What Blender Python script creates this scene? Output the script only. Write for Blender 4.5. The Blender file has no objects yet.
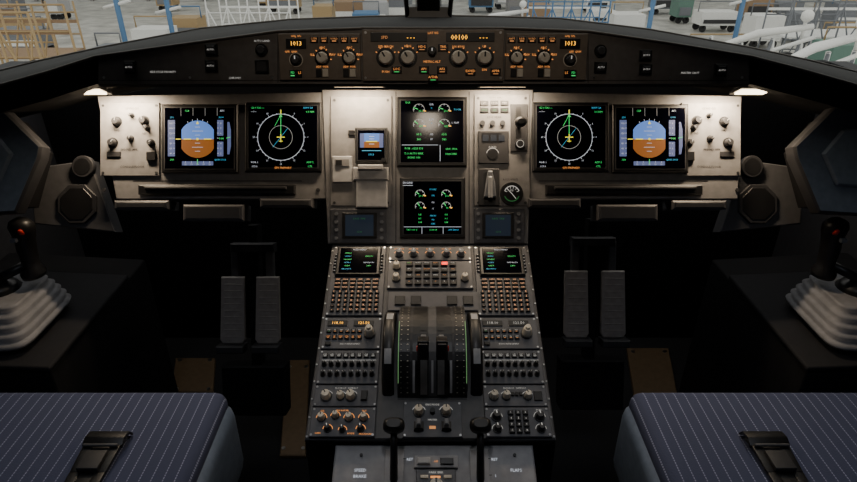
import bpy, bmesh, math, random
from mathutils import Vector, Matrix
random.seed(4)
F=600.0; PIT=math.radians(28); CAM=Vector((0,0,1.5))
c_,s_=math.cos(PIT),math.sin(PIT)
X=Vector((1,0,0)); FWD=Vector((0,c_,-s_)); DN=Vector((0,-s_,-c_)); UP=-DN
# ---------------------------------------------------------------- materials
def new_mat(name):
    m=bpy.data.materials.new(name); m.use_nodes=True
    return m,m.node_tree.nodes,m.node_tree.links,m.node_tree.nodes['Principled BSDF']
def pm(name,col,rough=.5,metal=0,noise=.12,scale=60,bump=0.0,spec=.5):
    m,N,L,p=new_mat(name)
    p.inputs['Roughness'].default_value=rough; p.inputs['Metallic'].default_value=metal
    p.inputs['Specular IOR Level'].default_value=spec
    t=N.new('ShaderNodeTexNoise'); t.inputs['Scale'].default_value=scale; t.inputs['Detail'].default_value=4
    tc=N.new('ShaderNodeTexCoord'); L.new(tc.outputs['Object'],t.inputs['Vector'])
    r=N.new('ShaderNodeValToRGB')
    r.color_ramp.elements[0].position=.3; r.color_ramp.elements[1].position=.7
    r.color_ramp.elements[0].color=[x*(1-noise) for x in col]+[1]
    r.color_ramp.elements[1].color=[min(1,x*(1+noise)) for x in col]+[1]
    L.new(t.outputs['Fac'],r.inputs['Fac']); L.new(r.outputs['Color'],p.inputs['Base Color'])
    if bump:
        b=N.new('ShaderNodeBump'); b.inputs['Strength'].default_value=bump; b.inputs['Distance'].default_value=.002
        L.new(t.outputs['Fac'],b.inputs['Height']); L.new(b.outputs['Normal'],p.inputs['Normal'])
    return m
def em(name,col,st=1.0):
    m,N,L,p=new_mat(name)
    p.inputs['Base Color'].default_value=[x*.2 for x in col]+[1]
    p.inputs['Emission Color'].default_value=list(col)+[1]; p.inputs['Emission Strength'].default_value=st
    return m
PANEL=pm('panel_grey_paint',(.22,.215,.215),.45,bump=.05)
PANELD=pm('pedestal_grey_paint',(.082,.084,.096),.45)
REARLIT=pm('rear_pedestal_lit_tone',(.30,.30,.32),.5)  # grey lightened so the colour carries the light on the rear section
FCUWARM=pm('glareshield_panel_warm_lit_paint',(.17,.135,.105),.5)  # panel paint tinted warm, the glow over it put into the colour
GSP=pm('glareshield_side_paint',(.14,.128,.12),.5)
PIPE=pm('glareshield_edge_trim',(.10,.088,.078),.5)
BLACK=pm('black_plastic',(.010,.010,.011),.4)
SOFT=pm('black_leatherette',(.006,.006,.007),.85,bump=.2,scale=200)
DARK=pm('dark_liner',(.008,.008,.009),.8,spec=.2)
DGREY=pm('dark_grey_plastic',(.030,.030,.033),.55)
CONS=pm('console_top_black',(.012,.012,.014),.75,spec=.25)
HGREY=pm('hinge_grey_plastic',(.075,.075,.08),.5)
MGREY=pm('mid_grey_plastic',(.17,.18,.20),.5)
PEDAL=pm('pedal_grey',(.34,.31,.29),.5)
WINH=pm('window_housing_grey',(.20,.23,.27),.6)
LGREY=pm('light_grey_plastic',(.42,.42,.43),.5)
BOOT=pm('rubber_boot_grey',(.19,.19,.20),.65,bump=.1)
CREAM=pm('cream_knob',(.66,.60,.50),.4)
METAL=pm('brushed_metal',(.5,.5,.5),.3,1)
GLASSB=pm('display_glass_black',(.001,.001,.003),.10,noise=0,spec=.12)
GAUGE=pm('gauge_face_black',(.008,.008,.01),.3)
REDP=pm('red_plastic',(.5,.03,.02),.35)
BRONZE=pm('bronze_floor_plate',(.15,.10,.055),.45,.3)
CARPET=pm('floor_carpet',(.006,.006,.007),.95,noise=.4,scale=300,bump=.3)
LINER=pm('cabin_liner',(.03,.03,.034),.8)
E_W=em('glow_white',(.85,.9,1),.65); E_WD=em('legend_white',(.85,.82,.76),.5)
E_G=em('glow_green',(.08,.9,.2),.8); E_GD=em('glow_green_dim',(.1,.7,.2),.10)
E_C=em('glow_cyan',(.1,.6,.9),.7)
E_O=em('legend_orange',(1,.36,.09),1.0); E_OD=em('legend_orange_dim',(1,.40,.13),.6)
E_K=em('key_legend_orange',(1,.46,.22),1.0)
E_A=em('glow_amber',(1,.45,.05),2.2); E_Y=em('glow_yellow',(1,.85,.05),1.1)
E_SKY=em('horizon_blue',(.13,.30,.85),.75); E_GND=em('horizon_brown',(.42,.13,.02),.6)
E_TAPE=em('tape_grey',(.16,.20,.42),.6); E_R=em('glow_red',(1,.04,.02),3)
E_B=em('dim_blue',(.015,.028,.05),.4)
LAMP=em('lamp_lens',(1,.80,.52),7); LAMP2=em('lamp_lens_dim',(1,.80,.55),.6)
def fabric():
    m,N,L,p=new_mat('pinstripe_fabric')
    tc=N.new('ShaderNodeTexCoord'); sp=N.new('ShaderNodeSeparateXYZ'); L.new(tc.outputs['Object'],sp.inputs[0])
    mu=N.new('ShaderNodeMath'); mu.operation='MULTIPLY'; mu.inputs[1].default_value=1/.0225; L.new(sp.outputs['X'],mu.inputs[0])
    fr=N.new('ShaderNodeMath'); fr.operation='FRACT'; L.new(mu.outputs[0],fr.inputs[0])
    lt=N.new('ShaderNodeMath'); lt.operation='LESS_THAN'; lt.inputs[1].default_value=.09; L.new(fr.outputs[0],lt.inputs[0])
    mx=N.new('ShaderNodeMix'); mx.data_type='RGBA'
    mx.inputs['A'].default_value=(.052,.064,.125,1); mx.inputs['B'].default_value=(.27,.30,.45,1)
    m2=N.new('ShaderNodeMath'); m2.operation='MULTIPLY'; m2.inputs[1].default_value=1/.006; L.new(sp.outputs['Y'],m2.inputs[0])
    f2=N.new('ShaderNodeMath'); f2.operation='FRACT'; L.new(m2.outputs[0],f2.inputs[0])
    l2=N.new('ShaderNodeMath'); l2.operation='LESS_THAN'; l2.inputs[1].default_value=.7; L.new(f2.outputs[0],l2.inputs[0])
    mm=N.new('ShaderNodeMath'); mm.operation='MULTIPLY'; L.new(lt.outputs[0],mm.inputs[0]); L.new(l2.outputs[0],mm.inputs[1])
    L.new(mm.outputs[0],mx.inputs['Factor']); L.new(mx.outputs['Result'],p.inputs['Base Color'])
    p.inputs['Roughness'].default_value=.9
    n=N.new('ShaderNodeTexNoise'); n.inputs['Scale'].default_value=400; L.new(tc.outputs['Object'],n.inputs['Vector'])
    b=N.new('ShaderNodeBump'); b.inputs['Strength'].default_value=.3; b.inputs['Distance'].default_value=.002
    L.new(n.outputs['Fac'],b.inputs['Height']); L.new(b.outputs['Normal'],p.inputs['Normal'])
    return m
FAB=fabric()
SEATSIDE=pm('seat_side_vinyl',(.17,.22,.31),.6,bump=.1)
def glass():
    m=bpy.data.materials.new('window_glass'); m.use_nodes=True; N=m.node_tree.nodes; L=m.node_tree.links; N.clear()
    o=N.new('ShaderNodeOutputMaterial'); t=N.new('ShaderNodeBsdfTransparent'); g=N.new('ShaderNodeBsdfGlossy'); g.inputs['Roughness'].default_value=.02
    t.inputs['Color'].default_value=(.95,.97,.96,1)
    mx=N.new('ShaderNodeMixShader'); mx.inputs[0].default_value=.03
    L.new(t.outputs[0],mx.inputs[1]); L.new(g.outputs[0],mx.inputs[2]); L.new(mx.outputs[0],o.inputs[0]); return m
GLASS=glass()
# ---------------------------------------------------------------- frames
class Frame:
    def __init__(s,O,v,u=X):
        s.O=Vector(O); s.u=Vector(u).normalized(); s.v=Vector(v).normalized(); s.n=s.u.cross(s.v)
        m=Matrix((s.u,s.v,s.n)).transposed().to_4x4(); m.translation=s.O; s.M=m
    def at(s,px,py,n=0):
        # image pixel -> metric coordinate where its camera ray meets this plane
        d=X*((px-428.5)/F)+DN*((py-241)/F)+FWD
        t=((s.O+s.n*n)-CAM).dot(s.n)/d.dot(s.n)
        p=CAM+d*t-s.O
        return p.dot(s.u),p.dot(s.v)
    def sc(s,px,py):
        a=s.at(px,py); b=s.at(px+1,py); return b[0]-a[0]
def wp(px,py,depth):
    return CAM+(X*((px-428.5)/F)+DN*((py-241)/F)+FWD)*depth
WORLD=Frame((0,0,0),(0,1,0))
MAIN=Frame(CAM+FWD*1.44,UP)
GL=Frame(wp(428.5,58,1.27),Vector((0,math.sin(math.radians(14)),math.cos(math.radians(14)))))
a48=math.radians(48.5)
PED=Frame(wp(430,245,1.4388),UP*math.sin(a48)+FWD*math.cos(a48))
FONTC={}
def glyphs(txt):
    if txt in FONTC: return FONTC[txt]
    cu=bpy.data.curves.new('t','FONT'); cu.body=txt; cu.size=1; cu.resolution_u=1; cu.align_x='CENTER'; cu.align_y='CENTER'
    o=bpy.data.objects.new('t',cu); me=bpy.data.meshes.new_from_object(o)
    r=([v.co.copy() for v in me.vertices],[tuple(p.vertices) for p in me.polygons])
    bpy.data.objects.remove(o); bpy.data.meshes.remove(me); bpy.data.curves.remove(cu)
    FONTC[txt]=r; return r
class B:
    def __init__(s,f,tk=1.15):
        s.f=f; s.bm=bmesh.new(); s.mats=[]; s.mod=None; s.tk=tk
    def module(s,u0,v1): s.mod=(u0,v1); return s
    def P(s,x,y,n=0):
        if s.mod: return (s.mod[0]+x/1000, s.mod[1]-y/1000)
        return s.f.at(x,y,n)
    def S(s,x,y): return .001 if s.mod else s.f.sc(x,y)
    def mi(s,m):
        if m not in s.mats: s.mats.append(m)
        return s.mats.index(m)
    def face(s,vs,m,sm=False):
        try: f=s.bm.faces.new(vs)
        except ValueError: return
        f.material_index=s.mi(m); f.smooth=sm
    def V(s,p): return s.bm.verts.new(p)
    def prism(s,pts,n0,n1,m,ch=0,side=None):
        cx=sum(p[0] for p in pts)/len(pts); cy=sum(p[1] for p in pts)/len(pts)
        def ins(p):
            d=Vector((cx-p[0],cy-p[1])); 
            if d.length<1e-6: return p
            if len(pts)==4: return (p[0]+math.copysign(ch,d.x),p[1]+math.copysign(ch,d.y))
            d.normalize(); return (p[0]+d.x*ch,p[1]+d.y*ch)
        lv=[[(p[0],p[1],n0) for p in pts],[(p[0],p[1],n1-ch) for p in pts]]
        if ch: lv.append([(*ins(p),n1) for p in pts])
        R=[[s.V(q) for q in l] for l in lv]
        for a,b in zip(R,R[1:]):
            for i in range(len(pts)):
                j=(i+1)%len(pts); s.face([a[i],a[j],b[j],b[i]],side or m)
        s.face(R[-1],m); s.face(R[0][::-1],m)
    def box(s,x0,y0,x1,y1,n0,n1,m,ch=0,side=None):
        xm,ym=(x0+x1)/2,(y0+y1)/2
        u0=s.P(x0,ym)[0];u1=s.P(x1,ym)[0];v0=s.P(xm,y1)[1];v1=s.P(xm,y0)[1]
        s.prism([(u0,v0),(u1,v0),(u1,v1),(u0,v1)],n0,n1,m,ch,side)
    def ccw(s,pts):
        q=[s.P(*p) for p in pts]
        A=sum(q[i][0]*q[(i+1)%len(q)][1]-q[(i+1)%len(q)][0]*q[i][1] for i in range(len(q)))
        return q[::-1] if A<0 else q
    def poly(s,pts,n0,n1,m,ch=0,side=None): s.prism(s.ccw(pts),n0,n1,m,ch,side)
    def flat(s,x0,y0,x1,y1,n,m):
        xm,ym=(x0+x1)/2,(y0+y1)/2
        u0=s.P(x0,ym)[0];u1=s.P(x1,ym)[0];v0=s.P(xm,y1)[1];v1=s.P(xm,y0)[1]
        s.face([s.V((u0,v0,n)),s.V((u1,v0,n)),s.V((u1,v1,n)),s.V((u0,v1,n))],m)
    def fpoly(s,pts,n,m): s.face([s.V((a,b,n)) for a,b in s.ccw(pts)],m)
    def cyl(s,x,y,r,n0,n1,m,r1=None,seg=20,ch=0,side=None):
        u,v=s.P(x,y); k=s.S(x,y); r*=k; r1=r if r1 is None else r1*k
        rings=[(r,n0),(r1,n1-ch)]+([(r1-ch,n1)] if ch else [])
        R=[[s.V((u+a*math.cos(t*2*math.pi/seg),v+a*math.sin(t*2*math.pi/seg),n)) for t in range(seg)] for a,n in rings]
        for a,b in zip(R,R[1:]):
            for i in range(seg):
                j=(i+1)%seg; s.face([a[i],a[j],b[j],b[i]],side or m,True)
        s.face(R[-1],m)
    def knob(s,x,y,r,h,m=None,ang=60,n0=0,ptr=None):
        m=m or CREAM
        s.cyl(x,y,r*1.25,n0,n0+h*.18,BLACK,seg=20)
        s.cyl(x,y,r,n0+h*.18,n0+h,m,r1=r*.82,seg=16,ch=.0008)
        k=s.S(x,y); u,v=s.P(x,y); a=math.radians(ang); d=Vector((math.cos(a),math.sin(a))); q=Vector((-d.y,d.x))
        L0=r*k*.1;L1=r*k*.8;w=r*k*.12; c=Vector((u,v))
        pts=[c+d*L0-q*w,c+d*L1-q*w,c+d*L1+q*w,c+d*L0+q*w]
        s.face([s.V((p.x,p.y,n0+h+.0003)) for p in pts],ptr or (BLACK if m is CREAM else E_WD))
    def line(s,x0,y0,x1,y1,w,n,m):
        a=Vector(s.P(x0,y0));b=Vector(s.P(x1,y1)); d=(b-a)
        if d.length<1e-7:return
        d.normalize(); q=Vector((-d.y,d.x))*w*s.S(x0,y0)/2
        s.face([s.V((p.x,p.y,n)) for p in (a-q,b-q,b+q,a+q)],m)
    def arc(s,x,y,r,a0,a1,w,n,m,seg=24):
        u,v=s.P(x,y);k=s.S(x,y)
        pr=None
        for i in range(seg+1):
            t=math.radians(a0+(a1-a0)*i/seg); c,d=math.cos(t),math.sin(t)
            cur=(s.V((u+(r-w/2)*k*c,v+(r-w/2)*k*d,n)),s.V((u+(r+w/2)*k*c,v+(r+w/2)*k*d,n)))
            if pr: s.face([pr[0],pr[1],cur[1],cur[0]][::(-1 if a1>a0 else 1)],m)
            pr=cur
    def tick(s,x,y,r0,r1,ang,w,n,m):
        k=s.S(x,y);u,v=s.P(x,y);t=math.radians(ang);d=Vector((math.cos(t),math.sin(t)));q=Vector((-d.y,d.x))*w*k/2;c=Vector((u,v))
        s.face([s.V((p.x,p.y,n)) for p in (c+d*r0*k-q,c+d*r1*k-q,c+d*r1*k+q,c+d*r0*k+q)],m)
    def text(s,x,y,size,txt,m,n,rot=0):
        vs,fs=glyphs(txt); k=s.S(x,y)*size*s.tk; u,v=s.P(x,y)
        L=[s.V((u+p.x*k,v+p.y*k,n)) for p in vs]
        for f in fs: s.face([L[i] for i in f],m)
    def vn(s,prof,u0,u1,m,sm=False):
        a=[s.V((u0,p[0],p[1])) for p in prof]; b=[s.V((u1,p[0],p[1])) for p in prof]
        s.face(a,m); s.face(b[::-1],m)
        for i in range(len(prof)):
            j=(i+1)%len(prof); s.face([a[j],a[i],b[i],b[j]],m,sm)
    def hexa(s,bot,top,m):
        a=[s.V(p) for p in bot]; b=[s.V(p) for p in top]; k=len(a)
        for i in range(k):
            j=(i+1)%k; s.face([a[i],a[j],b[j],b[i]],m)
        s.face(b,m); s.face(a[::-1],m)
    def bx(s,x0,y0,z0,x1,y1,z1,m):
        s.hexa([(x0,y0,z0),(x1,y0,z0),(x1,y1,z0),(x0,y1,z0)],[(x0,y0,z1),(x1,y0,z1),(x1,y1,z1),(x0,y1,z1)],m)
    def tube(s,path,r,m,seg=8):
        path=[Vector(p) for p in path]; R=[]
        for i,p in enumerate(path):
            d=(path[min(i+1,len(path)-1)]-path[max(i-1,0)]).normalized()
            q=d.orthogonal().normalized() if i==0 else (pq-d*pq.dot(d)).normalized()
            pq=q; w=d.cross(q); rr=r[i] if isinstance(r,(list,tuple)) else r
            R.append([s.V(p+q*rr*math.cos(t*2*math.pi/seg)+w*rr*math.sin(t*2*math.pi/seg)) for t in range(seg)])
        for a,b in zip(R,R[1:]):
            for i in range(seg): s.face([a[i],a[(i+1)%seg],b[(i+1)%seg],b[i]],m,True)
        s.face(R[-1],m); s.face(R[0][::-1],m)
    def loft(s,rings,m,seg=16,pw=1.0,cap=True):
        R=[]
        for cx,cy,cz,rx,ry in rings:
            l=[]
            for t in range(seg):
                a=2*math.pi*t/seg; c,d=math.cos(a),math.sin(a)
                l.append(s.V((cx+rx*math.copysign(abs(c)**pw,c),cy+ry*math.copysign(abs(d)**pw,d),cz)))
            R.append(l)
        for a,b in zip(R,R[1:]):
            for i in range(seg): s.face([a[i],a[(i+1)%seg],b[(i+1)%seg],b[i]],m,True)
        if cap: s.face(R[-1],m); s.face(R[0][::-1],m)
    def done(s,name,parent=None,bevel=0,sub=0):
        me=bpy.data.meshes.new(name)
        if s.f is WORLD and s.bm.verts:
            lo=[min(v.co[i] for v in s.bm.verts) for i in range(3)]; hi=[max(v.co[i] for v in s.bm.verts) for i in range(3)]
            c=Vector([(a+b)/2 for a,b in zip(lo,hi)])
            for v in s.bm.verts: v.co-=c
            M=Matrix.Translation(c)
            bmesh.ops.recalc_face_normals(s.bm,faces=s.bm.faces)
        else: M=s.f.M.copy()
        s.bm.to_mesh(me); s.bm.free()
        for m in s.mats: me.materials.append(m)
        o=bpy.data.objects.new(name,me); bpy.context.collection.objects.link(o)
        o.matrix_basis=M
        if parent: o.parent=parent; o.matrix_parent_inverse=parent.matrix_basis.inverted()
        if bevel:
            b=o.modifiers.new('bev','BEVEL'); b.width=bevel; b.segments=3; b.limit_method='ANGLE'
            for p in me.polygons: p.use_smooth=True
        return o
# ================================================================ INSTRUMENT PANEL
b=B(MAIN)
b.poly([(97,96),(328,92),(328,199),(116,199)],-.03,0,PANEL,.002)
b.poly([(530,92),(742,96),(738,199),(530,199)],-.03,0,PANEL,.002)
b.poly([(322,90),(533,90),(528,244),(328,244)],-.035,.004,PANEL,.002)
for sx in (1,-1):
    def q(x): return x if sx==1 else 849-x-8
    x0,x1=sorted((q(101),q(160)))
    b.box(x0,103,x1,176,0,.004,PANEL,.001)
    for kx,ky,r in ((118,122,4),(145,121,4),(114,143,4),(148,128,2.5),(133,116,2),(132,139,2.5),(152,143,3)):
        b.knob(q(kx),ky,r,.014,DGREY,random.randint(20,160),n0=.004)
    b.box(min(q(148),q(157)),152,max(q(148),q(157)),161,.004,.01,BLACK,.001)
    b.box(min(q(108),q(122)),152,max(q(108),q(122)),157,.004,.007,DGREY,.0005)
    for i,(tx,ty,t) in enumerate(((118,131,'PFD'),(145,134,'ND'),(130,150,'PFD/ND XFR'),(133,109,'GPWS-G/S'),(133,167,'CONSOLE/FLOOR'))):
        b.text(q(tx),ty,2.6,t,BLACK,.0046)
    for px in (x0+3,x1-3):
        for py in (106,173): b.cyl(px,py,1.3,.004,.0052,DGREY,seg=10)
    a0,a1=sorted((q(140),q(296)))
    b.box(a0,185,a1,195,0,.012,BLACK,.003)
    b.box(a0+8,187,a1-8,190,.012,.02,DGREY,.002)
    a0,a1=sorted((q(133),q(302)))
    b.line(a0,181,a1,181,.7,.0006,BLACK)
    for px in (q(104),q(318)): b.cyl(px,190,2,0,.002,DGREY,seg=10)
    for u0,u1,y0,y1 in ((118,172,201,210),(186,246,205,221),(262,314,199,208)):
        u0,u1=sorted((q(u0),q(u1))); b.box(u0,y0,u1,y1,-.04,.02,HGREY,.004)
        b.box(u0+3,y0+2,u1-3,y1-2,.02,.022,DGREY,.001)
b.line(396,92,396,243,.8,.0045,BLACK); b.line(469,92,469,243,.8,.0045,BLACK)
b.box(331,97,392,206,.004,.008,PANEL,.001)
b.box(474,95,529,206,.004,.008,PANEL,.001)
b.box(331,209,387,243,.004,.009,PANELD,.001)
b.box(474,209,524,243,.004,.009,PANELD,.001)
for x0,x1 in ((343,377),(482,513)):
    b.box(x0,213,x1,238,.009,.013,BLACK,.001); b.flat(x0+3,215,x1-3,236,.0134,E_B)
    b.text((x0+x1)/2,219,2,'DATE  TIME',E_GD,.0137); b.text((x0+x1)/2,232,2,'12:04',E_GD,.0137)
for cx in (337,382,478,518):
    for cy in (214,222,230,238): b.cyl(cx,cy,1.8,.009,.013,MGREY,seg=10)
b.box(333,157,353,183,.008,.014,LGREY,.002); b.box(336,160,350,167,.014,.016,PANEL,.0005); b.box(337,161,343,166,.016,.018,BLACK)
b.box(354,168,389,181,.008,.022,LGREY,.003); b.box(357,181,388,208,.008,.02,LGREY,.003); b.box(359,166,384,171,.02,.03,LGREY,.002)
for p in ((335,101),(388,101),(335,203),(388,203),(478,99),(525,99),(478,203),(525,203)): b.cyl(p[0],p[1],1.4,.008,.0095,DGREY,seg=10)
b.box(349,131,355,136,.008,.012,BLACK,.0005)
for i in range(3):
    for j in range(2):
        x=484+i*10; y=104+j*7
        b.box(x-4,y-2.5,x+4,y+2.5,.008,.011,BLACK,.0005); b.text(x,y,2,('LO','DECEL','MED','UNLK','ON','MAX')[i+3*j],E_GD if j else E_WD,.0113)
b.text(495,98.6,2.2,'AUTO BRK',BLACK,.0084); b.text(494,118,2.6,'LDG GEAR',BLACK,.0084); b.text(510,180,2.4,'ACCU PRESS',BLACK,.0084)
for x in (482,492,502): b.cyl(x,124,2.6,.008,.014,DGREY,seg=12)
b.box(478,132,508,164,.008,.013,DGREY,.001); b.flat(481,134,501,144,.0133,GAUGE)
for i in range(3): b.box(482+i*8,136,488+i*8,142,.013,.0145,E_B,.0003)
b.arc(492,155,6,10,170,.7,.0135,E_WD); b.cyl(492,155,5,.013,.0145,BLACK); b.text(492,148,2.3,'A/SKID',E_WD,.0135)
b.box(510,105,527,152,.008,.011,DGREY,.001); b.box(515,108,520,147,.011,.0125,BLACK)
b.tube([(*MAIN.at(517.5,128),.01),(*MAIN.at(517.5,126),.045)],.004,METAL); b.loft([(*MAIN.at(517.5,126),.04,.006,.006),(*MAIN.at(517.5,126),.045,.014,.012),(*MAIN.at(517.5,126),.055,.014,.012),(*MAIN.at(517.5,126),.06,.008,.006)],BLACK)
b.cyl(519,145,5,.011,.02,BLACK,ch=.001); b.arc(519,145,3.5,0,360,.5,.0203,E_WD)
b.box(478,169,499,206,.008,.012,DGREY,.002); b.box(484,173,493,203,.012,.0135,BLACK)
b.poly([(483,198),(485,184),(487,172),(491,172),(494,184),(495,198)],.0135,.03,MGREY,.003); b.box(487,178,491,199,.03,.036,LGREY,.002)
b.cyl(511,194,11.5,.008,.014,BLACK,seg=28,ch=.001); b.cyl(511,194,9.7,.014,.0145,GAUGE,seg=28)
b.arc(511,194,7.5,20,160,.8,.0149,E_WD); b.arc(511,194,7.5,200,340,.8,.0149,E_GD)
for a in range(20,161,28): b.tick(511,194,5,7.5,a,.5,.0149,E_WD)
b.line(511,194,506,189,.6,.015,E_WD); b.line(511,194,515,199,.6,.015,E_WD); b.text(511,191,2.2,'PSI',E_WD,.0149)
PANELOBJ=b.done('instrument_panel')
# ---------------- displays
def shell(b,x0,y0,x1,y1,n=.004,bz=4):
    b.box(x0,y0,x1,y1,n+.0005,n+.010,BLACK,.003)
    b.box(x0+bz-1,y0+bz-1,x1-bz+1,y1-bz+1,n+.010,n+.011,DGREY,.0003)
    b.flat(x0+bz,y0+bz,x1-bz,y1-bz,n+.0113,GLASSB); return n+.0117
def pfd(cx,cy):
    b=B(MAIN); n=shell(b,cx-38,cy-34,cx+38,cy+34,0)
    def fl(a,c,d,e,m,k=0): b.flat(cx+a,cy+c,cx+d,cy+e,n+k,m)
    def ln(a,c,d,e,w,m,k=.0006): b.line(cx+a,cy+c,cx+d,cy+e,w*.8,n+k,m)
    R=18.5; X0=cx-1.5
    top=[(X0+max(-16,min(16,R*math.cos(t))),cy-R*math.sin(t)) for t in [math.pi*i/24 for i in range(25)]]
    bot=[(x,2*cy-y) for x,y in top]
    b.fpoly([(p[0],p[1]+1) for p in top],n,E_SKY); b.fpoly([(p[0],p[1]+1) for p in bot],n+.0001,E_GND)
    fl(-31,-18,-24,18,E_TAPE); fl(18,-18,24,18,E_TAPE); b.fpoly([(cx+28,cy-16),(cx+30,cy-16),(cx+31.5,cy-8),(cx+31.5,cy+8),(cx+30,cy+16),(cx+28,cy+16)],n,E_TAPE)
    fl(-17,23,14,27,E_TAPE); fl(17.5,-2.5,26,3.5,GLASSB,.0003); b.text(cx+22,cy+.5,2.8,'104',E_G,n+.0006)
    for i in range(-3,4):
        ln(-25.5,i*5,-24,i*5,.5,E_W); ln(18,i*5,19.5,i*5,.5,E_W)
        if i: ln(-4-(i%2==0)*3,i*4+1,1+(i%2==0)*3,i*4+1,.5,E_W)
        b.text(cx-28,cy+i*5+.3,2.2,str(100-i*20),E_W,n+.0006)
        b.text(cx+21.5,cy+i*5+.3,2,str(5-i),E_W,n+.0002)
    for i in range(-2,3): ln(i*6-1.5,23,i*6-1.5,24.5,.5,E_W); b.text(cx+i*6-1.5,cy+26,1.8,str(24+i),E_W,n+.0006)
    ln(-16,1,13,1,.5,E_W); ln(-15,1,-8,1,1.3,E_Y,.001); ln(5,1,12,1,1.3,E_Y,.001); b.flat(X0-1,cy,X0+1,cy+2,n+.001,E_Y)
    ln(-23,1,-18,1,1,E_Y,.001); ln(27,0,31,-1,.8,E_G,.001); ln(-1.5,21,-1.5,26,.9,E_G,.001)
    for a in (60,75,90,105,120): b.tick(X0,cy+1,18.7,20.3,a,.4,n+.0006,E_W)
    b.fpoly([(X0-1.4,cy-14),(X0+1.4,cy-14),(X0,cy-17)],n+.001,E_Y)
    for x in (-18,-6,6,18): ln(x,-30,x,-22,.3,E_WD)
    b.text(cx+23,cy-27,2.4,'AP1',E_W,n+.0006); b.text(cx-12,cy-27,2.2,'CLB',E_G,n+.0006); b.text(cx+21,cy+21.5,2.2,'QNH 1013',E_C,n+.0006)
    b.text(cx-27,cy+21.5,2.2,'.350',E_G,n+.0006); b.text(cx-27,cy-20.5,2.2,'250',E_C,n+.0006); b.text(cx+22,cy-20.5,2.2,'5000',E_C,n+.0006)
    return b.done('primary_flight_display')
def nd(cx,cy):
    b=B(MAIN); n=shell(b,cx-38,cy-35,cx+38,cy+34,0)
    x,y=cx-2,cy
    b.arc(x,y,23,0,360,.5,n,E_W,48); b.arc(x,y,11.5,0,360,.3,n,E_WD,36)
    for a in range(0,360,10): b.tick(x,y,23,25 if a%30==0 else 24,a,.4,n,E_W)
    for i,a in enumerate(range(90,-270,-30)):
        t=math.radians(a); b.text(x+26.8*math.cos(t),y-26.8*math.sin(t),2,str(i*3),E_W,n)
    b.line(x,y-2,x,y-22,.6,n+.0003,E_G); b.line(x,y-22,x-6,y-11,.4,n+.0003,E_G); b.line(x-4,y,x+4,y,.8,n+.0006,E_Y); b.line(x,y-3,x,y+5,.8,n+.0006,E_Y); b.line(x-2,y+4,x+2,y+4,.6,n+.0006,E_Y)
    b.line(x,y-27,x,y-21,1,n+.0004,E_Y); b.fpoly([(x-1.6,y-20),(x,y-23.5),(x+1.6,y-20)],n+.0005,E_G); b.line(x-8,y+10,x+7,y-9,.3,n+.0002,E_C)
    b.text(cx-25,cy-29,2.2,'GS 0 TAS ---',E_G,n); b.text(cx-29,cy-25.5,2.2,'---/---',E_W,n)
    b.text(cx+25,cy-29,2.3,'RWY 24',E_C,n); b.text(cx+27,cy-25,2.3,'0.3 NM',E_G,n)
    b.text(cx-28,cy+25,2.3,'VOR 1',E_W,n); b.text(cx-28,cy+29,2.3,'113.6',E_W,n); b.text(cx+27,cy+25,2.3,'ADF 2',E_G,n); b.text(cx+27,cy+29,2.3,'CTL',E_G,n)
    b.text(cx,cy+30.5,2.5,'GPS PRIMARY',E_O,n)
    return b.done('navigation_display')
def gauge(b,x,y,r,n,val):
    b.arc(x,y,r,-20,200,.4,n,E_WD,20); b.tick(x,y,r*.2,r*1.05,200-val,.8,n+.0003,E_G)
    for a in (0,45,90,135,180): b.tick(x,y,r-1.3,r,a,.4,n,E_W)
    b.tick(x,y,r-1,r+1.5,-12,.9,n,E_A)
def ewd():
    b=B(MAIN); n=shell(b,397,98,467,167)
    for x in (419,444):
        gauge(b,x,111,5.5,n,40); gauge(b,x,126,5.5,n,60)
        b.text(x+2,112.5,2.4,'20.1',E_G,n+.0004); b.text(x+2,127.5,2.4,'422',E_G,n+.0004); b.text(x,135.5,2.6,'63.5',E_G,n); b.text(x,140.5,2.6,'380',E_G,n)
    b.text(431.5,106,2.2,'EPR',E_W,n); b.text(431.5,109.5,2,'%',E_C,n); b.text(431.5,121,2.2,'EGT',E_W,n); b.text(431.5,124.5,2,'C',E_C,n)
    b.text(431.5,135.5,2.2,'N2',E_W,n); b.text(431.5,140.5,2.2,'FF',E_W,n); b.text(408,104,2.2,'IDLE',E_G,n); b.text(457,111,2.2,'TOGA',E_C,n)
    b.line(402,146,438,146,.4,n,E_W); b.line(440,146,440,162,.5,n,E_W)
    b.text(414,149.5,2.5,'FOB : 6220 KG',E_G,n); b.text(455,124,2.1,'S  FLAP',E_W,n)
    for i,t in enumerate(('T.O AUTO BRK','SIGNS ON')): b.text(414,154.5+i*4,2.4,t,E_G,n)
    b.text(451,150,2.2,'GND SPLR',E_G,n); b.text(451,155,2.2,'PARK BRK',E_G,n)
    return b.done('engine_warning_display')
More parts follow.
